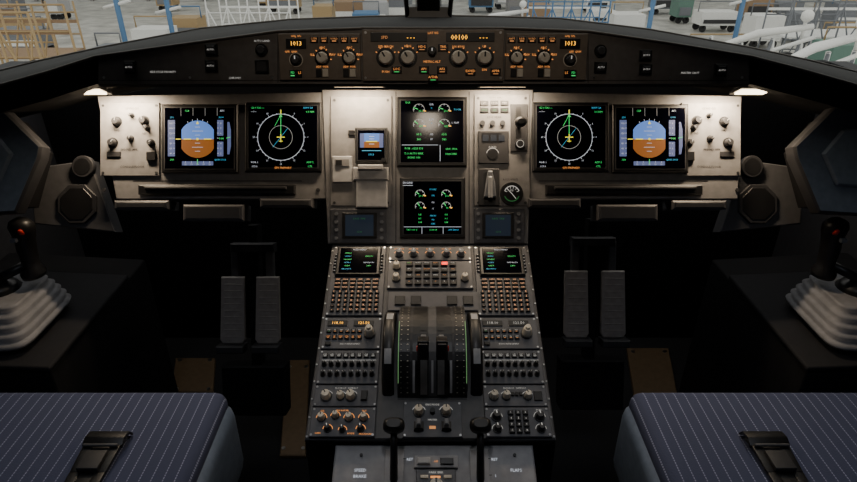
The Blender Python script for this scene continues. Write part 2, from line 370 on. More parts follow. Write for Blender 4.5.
def sd():
    b=B(MAIN); n=shell(b,400,178,465,238)
    b.text(408,183.5,2.4,'ENGINE',E_W,n); b.line(403,186,413,186,.4,n,E_W)
    for x in (420,446):
        gauge(b,x,195,4.6,n,50); gauge(b,x,207,4.6,n,80); b.text(x+1,196.5,2.2,'20.0',E_G,n+.0004); b.text(x+1,208.5,2.2,'70',E_G,n+.0004)
        for i,t in enumerate(('0.8','0.1','104')): b.text(x,215+i*3.8,2.2,t,E_G,n)
    for y,t in ((190,'F.USED'),(196,'OIL'),(203,'PSI'),(209,'C'),(216,'VIB N1'),(220,'N2'),(224,'IGN')): b.text(433,y,1.9,t,E_W if y%2 else E_C,n)
    b.line(404,227,461,227,.4,n,E_W); b.line(422,227,422,234,.4,n,E_W); b.line(443,227,443,234,.4,n,E_W)
    b.text(412,230,2,'TAT +19 C',E_G,n); b.text(433,230,2,'12 H 04',E_G,n); b.text(453,230,2,'GW 58000',E_C,n)
    return b.done('system_display')
pfd(201,139); pfd(649,139); nd(284,138); nd(570,138); ewd(); sd()
b=B(MAIN); n=shell(b,356,129,388,164,.010,3)
b.flat(361,135,384,143,n,E_SKY); b.flat(361,143,384,149,n,E_GND); b.line(367,143,378,143,1,n+.0004,E_Y)
b.flat(361,135,365,149,n+.0002,E_TAPE); b.flat(380,135,384,149,n+.0002,E_TAPE); b.text(372,156,2.6,'1013',E_C,n+.0006); b.line(363,152,382,152,.6,n,E_C)
for i in (-2,-1,1): b.line(370,143+i*2.5,375,143+i*2.5,.5,n+.0004,E_W)
b.cyl(384,161.5,2,n,n+.008,BLACK)
b.done('standby_instrument')
# ================================================================ GLARESHIELD
b=B(GL)
b.poly([(97,57),(278,32),(363,29.5),(503,29.5),(588,32),(750,57),(750,84),(97,84)],-.045,0,GSP,.003,side=SOFT)
b.line(278,33,278,83,.8,.0006,BLACK); b.line(588,33,588,83,.8,.0006,BLACK)
b.line(100,80.5,748,80.5,.6,.0006,BLACK)
for x0,y0,x1,y1 in ((206,44,218,56),(206,60,218,72),(594,62,606,73),(639,50,651,61),(639,64,651,75),(125,61,137,74),(714,64,726,77)):
    b.box(x0,y0,x1,y1,0,.006,BLACK,.001); b.box(x0+2,y0+2,x1-2,y1-2,.006,.010,DGREY,.001)
    b.text((x0+x1)/2,(y0+y1)/2,2.2,'AUTO',E_WD,.0104)
for x,y in ((262,50),(600,51)): 
    b.cyl(x,y,6,0,.006,BLACK); b.cyl(x,y,4,.006,.014,DGREY,ch=.001)
b.box(256,60,269,73,0,.008,BLACK,.001); b.flat(258,62,267,71,.0084,DGREY)
b.text(163,72,2.4,'SIDE STICK PRIORITY',E_WD,.0006); b.text(235,78,2.4,'CHRONO',E_WD,.0006); b.text(262,41,2.4,'AUTO LAND',E_WD,.0006); b.text(690,73,2.4,'MASTER CAUT',E_WD,.0006)
for x in (104,190,272,594,670,742): b.cyl(x,77.5,1.3,0,.001,METAL,seg=8)
front=[(-60,96),(0,86),(50,72),(97,57),(190,44),(278,32),(363,29),(433,29),(503,29),(588,32),(670,44),(750,57),(800,70),(857,86),(920,98)]
back=[(-90,92),(-20,76),(40,61),(100,48),(200,29),(290,20),(370,17),(433,16),(490,17),(560,19),(650,30),(750,48),(810,61),(880,78),(950,94)]
def glp(px,py,n): 
    u,v=GL.at(px,py,n); return Vector((u,v,n))
inv=GL.M.inverted()
R1=[];R2=[];R3=[];R4=[]
for i in range(15):
    p1=glp(*front[i],-.004); e=abs(i-7)/7
    p3=inv@wp(*back[i],1.60-.16*e*e)
    R1.append(p1+Vector((0,.002,.004)));R2.append(p1+(p3-p1)*.08+Vector((0,.006,0)));R3.append((p1+p3)/2);R4.append(p3)
p5=[p+Vector((0,-.12,-.02)) for p in R4]
V=[[b.V(p) for p in r] for r in ([R1,R2,R3,R4,p5])]
for a,c in zip(V,V[1:]):
    for i in range(14): b.face([a[i],a[i+1],c[i+1],c[i]],SOFT,True)
b.tube([p+Vector((0,-.001,.002)) for p in R1],.0028,PIPE,8)
b.tube([p+Vector((0,.001,0)) for p in R4],.003,PIPE,8)
for idx in ((0,1,2,3),(11,12,13,14)):
    top=[glp(*front[i],-.004) for i in idx]; bot=[glp(front[i][0],front[i][1]+27,-.03) for i in idx]
    A=[b.V(p) for p in top]; C=[b.V(p) for p in bot]; D=[b.V(p+Vector((0,0,-.2))) for p in bot]
    for i in range(3): b.face([C[i],C[i+1],A[i+1],A[i]],SOFT); b.face([D[i],D[i+1],C[i+1],C[i]],SOFT)
b.vn([(GL.at(428,84)[1],-.002),(GL.at(428,84)[1]-.006,-.01),(GL.at(428,84)[1]-.004,-.17),(GL.at(428,84)[1]+.012,-.17)],GL.at(97,84)[0],GL.at(750,84)[0],SOFT)
GLS=b.done('glareshield')
b=B(GL,1.35)
b.box(363,30,503,81,0,.010,FCUWARM,.001)
for x0,x1,y0,y1 in ((371,427,33,42),(446,494,33,42)):
    b.box(x0,y0,x1,y1,.010,.012,BLACK,.0005)
b.text(385,38,3,'SPD',E_OD,.0124); b.text(411,38,4,'- - -',E_A,.0124); b.text(459,38,5,'00100',E_A,.0124); b.text(483,38,4,'- - -',E_A,.0124)
for x in (386,408,458,484):
    b.cyl(x,58,9.5,.010,.0105,BLACK,seg=24)
    b.knob(x,58,7,.018,CREAM,random.choice((60,90,120)),n0=.0105)
    for a in range(30,151,30): b.tick(x,58,9.8,11.2,a,.8,.0108,E_O)
for x,y,t in ((397,70,'LOC'),(422,48,'HDG'),(443,48,'TRK'),(424,70,'AP1'),(442,70,'AP2'),(433,78,'A/THR'),(470,72,'EXPED'),(495,72,'APPR')):
    b.box(x-5,y-3.5,x+5,y+3.5,.010,.014,BLACK,.001); b.text(x,y-.7,2.4,t,E_O,.0144); b.line(x-2.5,y+2,x+2.5,y+2,.6,.0144,E_G if t in('AP1','LOC','A/THR') else E_OD)
for x,y,t in ((386,47,'SPD MACH'),(408,46.5,'HDG'),(458,47,'100  1000'),(484,47,'UP'),(484,70,'DN'),(432,62,'METRIC ALT'),(386,72,'PUSH'),(433,33.5,'LAT V/S')):
    b.text(x,y,2.3,t,E_O,.0105)
b.knob(432,52,4,.014,BLACK,90,n0=.010)
for x in (366,500):
    for y in (33,78): b.cyl(x,y,1.3,.010,.0112,METAL,seg=8)
b.done('autopilot_control_unit')
for sx in (1,-1):
    def q(x): return x if sx==1 else 866-x
    b=B(GL,1.3); a,c=sorted((q(280),q(361))); b.box(a,34,c,80,0,.009,FCUWARM,.001)
    a,c=sorted((q(287),q(307))); b.box(a,39,c,49,.009,.011,BLACK,.0005); b.text(q(297),44,4.6,'1013',E_A,.0115)
    for x in (315,325,335,345,355): b.box(q(x)-3.8,37,q(x)+3.8,43,.009,.013,BLACK,.0008); b.text(q(x),39.3,2,('CSTR','WPT','VORD','NDB','ARPT')[x//10-31],E_OD,.0134); b.flat(q(x)-2,41,q(x)+2,42,.0134,E_OD)
    b.knob(q(297),60,4.5,.014,DGREY,90,n0=.009); b.arc(q(297),60,6.5,0,360,.8,.0094,CREAM)
    for x in (323,350):
        b.cyl(q(x),58,7.8,.009,.0094,BLACK,seg=24)
        b.knob(q(x),58,5.8,.017,CREAM,120,n0=.0094)
        for t in range(-10,200,35): b.tick(q(x),58,8,9.5,t,.8,.0097,E_O)
        b.text(q(x)-10,55,2.3,'ILS',E_O,.0095); b.text(q(x)+10,55,2.3,'NAV',E_O,.0095); b.text(q(x),48,2.3,'ARC',E_O,.0095)
        b.box(q(x)-6,69,q(x)-.5,77,.009,.013,BLACK,.0008); b.box(q(x)+.5,69,q(x)+6,77,.009,.013,CREAM,.0008)
        b.text(q(x),67,2.1,'ADF  VOR',E_O,.0095)
    b.box(q(297)-6,70,q(297)+6,77.5,.009,.013,BLACK,.0008); b.text(q(294),73,2.5,'FD',E_G,.0134); b.text(q(301),73,2.5,'LS',E_O,.0134); b.line(q(294)-2,75.8,q(294)+2,75.8,.9,.0134,E_G)
    b.text(q(292),52,2,'QFE  QNH',E_O,.0095); b.text(q(297),36.5,2,'inHg  hPa',E_O,.0095)
    b.done('efis_control_panel')
def lamp(px0,px1,py,n,power,lx0,lx1,mat):
    b=B(MAIN); b.box(px0,py-3,px1,py,n-.03,n+.03,BLACK,.002)
    b.box(px0+1.5,py-.4,px1-1.5,py+2.0,n-.012,n+.018,mat,.001)
    o=b.done('glareshield_flood_lamp')
    L=bpy.data.lights.new('flood','AREA'); L.shape='RECTANGLE'; L.size=(lx1-lx0)*.0024; L.size_y=.02; L.energy=power; L.color=(1,.78,.54)
    ob=bpy.data.objects.new('flood_light',L); bpy.context.collection.objects.link(ob)
    u=((lx0+lx1)/2-428.5)*.0024; v=(241-py-3.5)*.0024
    z=(MAIN.v*.9+MAIN.n*.42).normalized(); x=X; y=z.cross(x)
    m=Matrix((x,y,z)).transposed().to_4x4(); m.translation=MAIN.O+MAIN.u*u+MAIN.v*v+MAIN.n*(n+.005)
    ob.matrix_basis=m; ob.parent=o; ob.matrix_parent_inverse=o.matrix_basis.inverted()
lamp(88,118,97,.055,1.6,106,148,LAMP); lamp(724,754,97,.055,1.6,690,732,LAMP); lamp(336,386,90,.055,1.4,336,386,LAMP2); lamp(477,524,90,.055,1.4,477,524,LAMP2)
# ================================================================ PEDESTAL
b=B(PED)
W0=.235
def world_prism(b,loc_pts,zb,mat):
    top=[Vector(p) for p in loc_pts]; bot=[]
    for p in top:
        w=b.f.M@p; w.z=zb; bot.append(b.f.M.inverted()@w)
    b.hexa(bot,top,mat)
world_prism(b,[(-W0,-.484,-.012),(W0,-.484,-.012),(W0,.01,-.012),(-W0,.01,-.012)],0.0,DARK)
b.prism([(-W0,-.482),(W0,-.482),(W0,.004),(-W0,.004)],-.012,0,HGREY,.003)
world_prism(b,[(-.178,-.72,-.03),(.192,-.72,-.03),(.192,-.486,-.03),(-.178,-.486,-.03)],0.0,DARK)
b.prism([(-.178,-.72),(.192,-.72),(.192,-.487),(-.178,-.487)],-.03,-.012,REARLIT,.003)
for s in range(20,480,38):
    for u in (-.2315,.2315): b.module(u,-s/1000).cyl(0,0,2,0,.0015,METAL,seg=8)
PEDO=b.done('control_pedestal')
UL,UC,UR=-.227,-.097,.104; WL=123
def mod(u0,s0,w,h,mat=PANELD,t=.006):
    b=B(PED).module(u0,-s0/1000); b.box(0,0,w,h,.0003,t,mat,.001)
    for x in (4,w-4):
        for y in (4,h-4): b.cyl(x,y,2.3,t,t+.001,METAL,seg=8)
    return b
def mcdu(u0):
    b=mod(u0,10,WL,197); t=.006
    b.box(10,6,WL-10,92,t,t+.008,BLACK,.003); b.flat(18,12,WL-18,86,t+.0084,GLASSB); n=t+.0088
    b.text(62,18,4.6,'MCDU MENU',E_W,n)
    for i in range(6):
        y=28+i*9.5; b.text(36,y,4.4,('<FMGC','<ATSU','<ACARS','<CFDS','<AIDS','FROM/TO')[i],E_G if i%2==0 else E_C,n)
        if i in(1,3,4): b.text(86,y,4.4,('','SELECT>','','NAV B/UP>','24R>')[i],E_W if i==3 else E_G,n)
        for x in (4,WL-12): b.box(x,y-2,x+7,y+3,t,t+.004,BLACK,.0006); b.flat(x+2,y,x+5,y+1,t+.0044,E_WD)
    for r in range(3):
        for c in range(6):
            x=12+c*17; y=98+r*11; 
            b.box(x,y,x+13.5,y+8,t,t+.0045,BLACK,.001); b.text(x+6.8,y+4,3.8,random.choice(('DIR','PROG','PERF','INIT','DATA','F-PLN','RAD','FUEL')),E_K,t+.0049)
    for r in range(5):
        for c in range(8):
            x=8+c*13.7; y=132+r*12.2
            if c<3: b.cyl(x+5,y+4,4.6,t,t+.005,BLACK,seg=12,ch=.0006)
            else: b.box(x,y,x+9.6,y+8.6,t,t+.005,BLACK,.001)
            k=r*5+c-3
            ch='123456789.0/-+'[min(13,r*3+c)] if c<3 else (chr(65+k) if k<26 else '/')
            b.text(x+4.9,y+4.2,5.8,ch,E_K,t+.0054)
    return b.done('flight_management_keypad')
mcdu(UL); mcdu(UR)
def rmp(u0,orange):
    b=mod(u0,213,WL,77); t=.006
    b.box(8,8,50,22,t,t+.002,BLACK,.0005); b.text(29,15,8,'118.10',E_A if orange else E_WD,t+.0024)
    b.box(64,8,106,22,t,t+.002,BLACK,.0005); b.text(85,15,8,'121.50',E_A if orange else E_WD,t+.0024)
    for i,x in enumerate(range(8,80,13)):
        for j,y in enumerate((30,46)): b.box(x,y,x+10,y+9,t,t+.004,BLACK,.001); b.text(x+5,y+3.5,3.2,('VHF','HF','NAV','VOR','ILS','ADF')[i%6],E_O if j and orange else E_WD,t+.0044); b.flat(x+3,y+6.5,x+7,y+7.5,t+.0044,E_GD if i==0 and j==0 else E_OD)
    b.knob(99,42,10,.024,CREAM,90,n0=t); b.cyl(99,42,5,t+.024,t+.032,CREAM,seg=14)
    b.box(8,62,20,70,t,t+.004,BLACK,.001); b.text(60,66,3.6,'RADIO MANAGEMENT',E_WD,t+.0004)
    return b.done('radio_tuning_panel')
rmp(UL,1); rmp(UR,0)
def acp(u0):
    b=mod(u0,294,WL,76); t=.006
    for r,y in enumerate((12,34,56)):
        for i in range(8):
            x=12+i*14
            if r==0: b.box(x-5,y-4,x+5,y+6,t,t+.004,BLACK,.001); b.text(x,y,3.4,('VHF1','VHF2','VHF3','HF1','HF2','INT','CAB','PA')[i],E_WD,t+.0044); b.flat(x-3,y+3,x+3,y+4,t+.0044,E_WD)
            else: b.knob(x,y,4.4,.014,BLACK,60+30*((i*7+r)%4),n0=t,ptr=LGREY); b.text(x,y-9,3,('ADF','VOR','MKR','ILS','DME','VOICE','ON','RST')[i],E_WD,t+.0004)
    b.line(6,23,117,23,.8,t+.0004,E_WD)
    return b.done('audio_control_panel')
acp(UL); acp(UR)
def lit(u0,kn):
    b=mod(u0,373,WL,45); t=.006
    for x,r in kn: b.knob(x,25,r,.018,CREAM,120,n0=t); b.arc(x,25,r+4,30,150,.8,t+.0004,E_WD)
    b.text(62,7,4,'FLOOD LT   INTEG LT',E_WD,t+.0004)
    return b
b=lit(UL,((24,9),(52,7),(72,9))); b.box(92,14,104,34,.006,.012,BLACK,.001); b.done('lighting_control_panel')
b=lit(UR,((20,8),(44,7),(86,7))); 
for i in range(3): b.box(54+i*8,16,60+i*8,24,.006,.01,BLACK,.0008)
b.box(98,14,114,34,.006,.009,BLACK,.001); b.done('lighting_control_panel')
b=mod(UL,420,WL,59); t=.006
for x,y,r in ((20,22,7),(46,18,6),(72,22,7),(100,22,7),(34,44,6),(62,46,5),(96,44,6)): b.knob(x,y,r,.016,CREAM if y<30 else DGREY,100,n0=t); b.arc(x,y,r+3,0,180,1.2,t+.0004,E_O)
for x,y,tx in ((20,8,'SYS'),(58,7,'WX RADAR'),(100,8,'TILT'),(16,52,'GAIN'),(78,53,'MODE'),(106,54,'MULTISCAN')): b.text(x,y,4,tx,E_O,t+.0004)
b.done('weather_radar_panel')
b=mod(UR,420,WL,59); t=.006
for r in range(4):
    for c in range(3): b.box(44+c*14,8+r*12,54+c*14,17+r*12,t,t+.005,BLACK,.001); b.text(49+c*14,12.5+r*12,4.5,'123456780CLR'[r*3+c],E_WD,t+.0054)
for x,y,r in ((22,20,8),(22,44,7),(104,20,8),(104,44,7)): b.knob(x,y,r,.016,DGREY,100,n0=t); b.arc(x,y,r+3,0,180,.8,t+.0004,E_WD)
b.text(22,6,4,'ATC',E_WD,t+.0004); b.text(104,6,4,'TCAS',E_WD,t+.0004)
b.done('transponder_panel')
b=mod(UC,10,194,42); t=.006
for i,x in enumerate((24,58,97,136,170)):
    b.knob(x,25,8,.016,MGREY,60+i*20,n0=t); b.arc(x,25,12,20,160,1.4,t+.0004,E_O); b.text(x,8,4.4,('ATT HDG','AIR DATA','EIS DMC','ECAM/ND','XFR')[i],E_O,t+.0004)
b.done('switching_panel')
b=mod(UC,54,194,80); t=.006
b.knob(20,20,8,.018,CREAM,90,n0=t); b.knob(20,54,8,.018,CREAM,90,n0=t); b.knob(176,54,8,.018,CREAM,90,n0=t)
for r in range(4):
    for c in range(6):
        x=42+c*20;y=6+r*18
        b.box(x,y,x+15,y+12,t,t+.005,BLACK,.001); 
        b.text(x+7.5,y+4,4,('ENG','BLEED','PRESS','ELEC','HYD','FUEL','APU','COND','DOOR','WHEEL','F/CTL','ALL','CLR','STS','RCL','EMER','T.O','CLR','A','B','C','D','E','F')[r*6+c],E_WD if (r+c)%3 else E_OD,t+.0054)
b.flat(124,8,137,16,.0118,E_R); b.flat(44,9,52,12,.0118,E_GD)
b.done('ecam_control_panel')
# thrust lever quadrant
b=B(PED); 
cs=-.29; 
prof=[(-.402,0.0003)]+[(cs-.118*math.cos(t),-.045+.112*math.sin(t)) for t in [math.radians(24+i*132/18) for i in range(19)]]+[(-.142,0.0003)]
b.vn(prof[::-1],-.064,.072,DGREY,False)
def surf(s0,s1,u0,u1,off,m,seg=14):
    pr=None
    for i in range(seg+1):
        t=math.radians(s0+(s1-s0)*i/seg)
        v=cs-(.118+off)*math.cos(t); n=-.045+(.112+off)*math.sin(t)
        cur=(b.V((u0,v,n)),b.V((u1,v,n)))
        if pr: b.face([pr[0],pr[1],cur[1],cur[0]],m)
        pr=cur
for u0,u1,m in ((-.062,-.040,BLACK),(-.035,-.0195,BLACK),(-.004,.012,HGREY),(.0275,.043,BLACK),(.048,.070,BLACK)): surf(26,150,u0,u1,.0006,m)
for u0,u1 in ((-.0195,-.006),(.014,.0275)): surf(28,66,u0,u1,.0008,LGREY); surf(92,150,u0,u1,.0008,BLACK)
for u0,u1 in ((-.0345,-.030),(.038,.0425),(.002,.006)): surf(30,62,u0,u1,.0012,LGREY)
E_GM=em('quadrant_scale_light',(.35,.75,.3),.3)
surf(40,104,-.0632,-.0618,.001,E_GM); surf(40,104,.0698,.0712,.001,E_GM)
for i in range(22):
    a=30+i*5.2
    for u0,u1 in ((-.0585,-.056),(-.046,-.043),(.051,.054),(.064,.0665)): surf(a,a+(.9 if i%3==0 else .5),u0,u1,.0014,CREAM,1)
b.box(388,293,480,312,0.0003,.006,PANELD,.001)
for x in (400,416,452,468): b.box(x-5,298,x+5,307,.006,.01,BLACK,.001)
QU=b.done('thrust_lever_quadrant')
def lever(uc,dx):
    b=B(PED); a=math.radians(80)
    X_=Vector((1,0,0))
    def pt(off,t): return Vector((uc,cs-(.118+off)*math.cos(t),-.045+(.112+off)*math.sin(t)))
    p0=pt(.002,a);p1=pt(.055,a-.2)
    d=(p1-p0).normalized(); e=Vector((0,d.z,-d.y))
    def slab(o,w,th,h0,h1,m):
        bot=[o+d*h0+e*(j*th)+X_*(i*w) for i,j in((-1,-1),(1,-1),(1,1),(-1,1))]; top=[q+d*(h1-h0) for q in bot]; b.hexa([tuple(q) for q in bot],[tuple(q) for q in top],m)
    slab(p0,.0055,.014,0,.06,MGREY); slab(p0,.0105,.018,.035,.078,BLACK); slab(p0,.0085,.014,.078,.086,BLACK)
    slab(p0+X_*dx*.011,.002,.005,.055,.065,REDP)
    return b.done('thrust_lever',bevel=.003)
lever(-.0135,-1); lever(.0215,1)
def trim(uc):
    b=B(PED); N=44; R=.104; c=(cs-.006,-.035); w=.0115
    def ring(r,u): return [b.V((u,c[0]+r*math.cos(2*math.pi*i/N),c[1]+r*math.sin(2*math.pi*i/N))) for i in range(N)]
    L=[ring(.03,uc-w*.5),ring(R*.82,uc-w*.5),ring(R*.9,uc-w),ring(R*.97,uc-w),ring(R,uc-w*.6),ring(R,uc+w*.6),ring(R*.97,uc+w),ring(R*.9,uc+w),ring(R*.82,uc+w*.5),ring(.03,uc+w*.5)]
    for k,(p,q) in enumerate(zip(L,L[1:])):
        for i in range(N):
            j=(i+1)%N; m=BLACK
            if k==4 and (i in (6,7,13,14,27,28,35,36,20,21,42,43,0)): m=LGREY
            b.face([p[i],p[j],q[j],q[i]],m,True)
    b.face(L[0],METAL); b.face(L[-1],METAL)
    return b.done('pitch_trim_wheel')
trim(-.083); trim(.091)
b=mod(-.052,408,112,72,PANELD); t=.006
for x in (30,82):
    b.knob(x,22,9,.02,CREAM,90,n0=t); b.arc(x,22,13,20,160,1,t+.0004,E_WD)
    b.box(x-9,44,x+9,60,t,t+.01,DGREY,.002); b.box(x-4,46,x+4,58,t+.01,t+.026,MGREY,.002)
b.cyl(56,22,5,t,t+.01,DGREY); b.text(56,7,4.5,'ENG MODE',E_WD,t+.0004); b.text(56,38,4.2,'MASTER',E_WD,t+.0004); b.flat(50,50,62,56,t+.0005,E_OD)
b.done('engine_master_panel')
for uc,px,nm in ((-.066,395,'speed_brake_lever'),(.09,477,'flap_lever')):
    b=B(PED); n0=-.0117
    b.prism([(uc-.018,-.70),(uc+.018,-.70),(uc+.018,-.497),(uc-.018,-.497)],n0,n0+.004,REARLIT,.001)
    b.prism([(uc-.004,-.69),(uc+.004,-.69),(uc+.004,-.505),(uc-.004,-.505)],n0+.004,n0+.0046,BLACK)
    h=Vector((uc,PED.at(px,427,.05)[1],.05)); f=Vector((uc,h.y-.075,n0))
    b.tube([f,f+(h-f)*.5,h],[.0075,.007,.006],BLACK,10)
    rr=[]
    for k,(z,rx,ry) in enumerate(((-.012,.008,.006),(-.006,.016,.011),(.004,.020,.014),(.012,.019,.013),(.018,.012,.008))): rr.append((h.x,h.y,h.z+z,rx,ry))
    b.loft(rr,BLACK,pw=.7)
    for i,tx in enumerate(('RET','1','2','3','FULL') if 'flap' in nm else ('RET','1/2','FULL')):
        s=.515+i*(.03 if 'flap' in nm else .05)
        b.module(uc+.028,-s).text(0,0,6,tx,E_W,n0+.0006); b.line(-12,0,-7,0,1.4,n0+.0046,BLACK); b.mod=None
    b.module(uc+(-.062 if 'speed' in nm else .066),-.535).text(0,0,7,'SPEED' if 'speed' in nm else 'FLAPS',E_W,n0+.0006)
    if 'speed' in nm: b.text(0,11,7,'BRAKE',E_W,n0+.0006)
    for y in (-28,28,50):
        b.cyl(0,y,3,n0,n0+.003,DGREY,seg=10)
    b.done(nm)
b=B(PED).module(-.03,-.510); n0=-.0117
b.box(0,0,80,22,n0,n0+.006,REARLIT,.001); b.box(6,5,30,17,n0+.006,n0+.012,LGREY,.002); b.box(48,5,72,17,n0+.006,n0+.010,BLACK,.001); b.text(40,11,4,'OFF',E_O,n0+.0064)
b.box(4,25,76,120,n0,n0+.006,PANELD,.001); b.text(40,31,5,'PARK BRK',E_WD,n0+.0064); b.knob(40,62,14,.03,CREAM,90,n0=n0+.006)
b.box(12,36,26,42,n0+.006,n0+.009,CREAM,.001); b.box(54,36,68,42,n0+.006,n0+.009,CREAM,.001); b.flat(30,37,48,41,n0+.0065,E_O)
b.done('parking_brake_panel')
# ================================================================ SIDES
for sgn in (1,-1):
    f=Frame(wp(428.5,200,1.475),UP)
    b=B(f)
    def q(x): return x if sgn==1 else 835-x
    b.poly([(q(30),168),(q(90),160),(q(115),232),(q(34),224)],-.04,0,HGREY,.003)
    oct_=lambda r:[(q(78)+r*math.cos(math.radians(22.5+45*i)),204+r*math.sin(math.radians(22.5+45*i))) for i in range(8)]
    b.poly(oct_(21),0,.006,DGREY,.002); b.poly(oct_(17),.006,.0075,BLACK,.001)
    b.cyl(q(85),167,11,-.002,.012,DGREY,seg=28,ch=.002); b.cyl(q(85),167,8,.012,.013,BLACK,seg=28)
    b.done('cockpit_speaker')
    D=1.34; f=Frame(CAM+FWD*D,UP); b=B(f)
    pts=[(q(-60),100),(q(0),106),(q(41),146),(q(39),158),(q(15),213),(q(-60),217)]
    b.poly(pts,-.035,0,WINH,.006,side=DGREY)
    b.poly([(q(-55),126),(q(-6),130),(q(14),154),(q(0),186),(q(-55),190)],0,.008,WINH,.006)
    b.poly([(q(-60),106),(q(-8),112),(q(20),146),(q(4),205),(q(-60),208)],-.12,-.035,DARK)
    b.done('side_window_housing',bevel=.003)
    s=-sgn
    cx=s*1.066; cy=1.235; cz=.62
    b=B(WORLD)
    b.hexa([(s*.88,1.09,0),(s*1.295,1.09,0),(s*1.295,1.62,0),(s*.88,1.62,0)],[(s*.88,1.09,.575),(s*1.295,1.09,.60),(s*1.295,1.62,.60),(s*.88,1.62,.575)],DARK)
    b.hexa([(s*.875,1.085,.577),(s*1.29,1.085,.6),(s*1.29,1.5,.6),(s*.875,1.5,.577)],[(s*.875,1.085,.592),(s*1.29,1.085,.612),(s*1.29,1.5,.612),(s*.875,1.5,.592)],CONS)
    b.bx(min(s*1.04,s*1.295),.25,0,max(s*1.04,s*1.295),1.08,.52,DARK)
    b.done('side_console',bevel=.006)
    b=B(WORLD)
    rings=[]
    z=.613
    for k,h in enumerate((.122,.114,.105,.095,.083)):
        rings+=[(cx,cy+k*.006,z,h*.99,h*.98),(cx,cy+k*.006,z+.010,h*1.03,h*1.01),(cx,cy+k*.006,z+.014,h*.96,h*.94)]; z+=.0165
    b.loft(rings,BOOT,seg=32,pw=.32)
    z+=.005
    hx,hy=s*.985,cy+.05
    b.loft([(cx,cy+.03,z-.012,.05,.05),(cx,cy+.03,z+.008,.035,.035),(cx,cy+.03,z+.015,.015,.015)],BLACK,seg=18)
    b.tube([(cx,cy+.03,z-.01),(cx,cy+.03,z+.02),(hx+s*.01,hy,z+.05)],.012,BLACK,10)
    b.loft([(hx,hy,z+.02,.026,.030),(hx,hy,z+.03,.028,.032),(hx,hy+.002,z+.045,.018,.022),(hx,hy+.004,z+.07,.019,.023),(hx,hy+.006,z+.095,.021,.025),(hx-s*.004,hy+.006,z+.12,.022,.025),(hx-s*.008,hy+.004,z+.14,.027,.027),(hx-s*.01,hy,z+.158,.029,.027),(hx-s*.01,hy-.002,z+.171,.023,.021),(hx-s*.01,hy-.002,z+.177,.010,.010)],BLACK,seg=18)
    b.loft([(hx-s*.022,hy-.022,z+.146,.006,.005),(hx-s*.022,hy-.026,z+.157,.006,.005),(hx-s*.022,hy-.026,z+.160,.003,.003)],REDP,seg=12)
    b.tube([(hx,hy+.02,z+.12),(hx,hy+.045,z+.115)],.008,DGREY,8)
    b.bx(hx-.007,hy-.031,z+.127,hx+.007,hy-.022,z+.136,MGREY)
    b.done('sidestick')
for c0,c1,yy in ((233,268,310),(577,614,304)):
    f=Frame(wp(428.5,241,1.72),Vector((0,math.sin(PIT*.8),math.cos(PIT*.8)))); b=B(f)
    for cx in (c0,c1):
        b.poly([(cx-12,yy-33),(cx+11,yy-33),(cx+12,yy+30),(cx+9,yy+34),(cx-10,yy+34),(cx-13,yy+30)],-.012,0,PEDAL,.003)
        for i in range(9): b.box(cx-9,yy-26+i*6.5,cx+9,yy-25+i*6.5,0,.002,PEDAL,.0008)
        b.box(cx-4,yy-62,cx+4,yy-30,-.035,-.015,HGREY,.003)
        b.box(cx-14,yy+34,cx+13,yy+41,-.02,.03,DGREY,.003)
    m=(c0+c1)/2
    b.box(m-22,yy-66,m+22,yy-57,-.05,-.012,DGREY,.003)
    b.box(m-5,yy-84,m+5,yy+95,-.09,-.045,DARK,.003)
    b.box(m-32,yy+60,m+32,yy+110,-.10,-.03,DARK,.004)
    b.done('rudder_pedals')
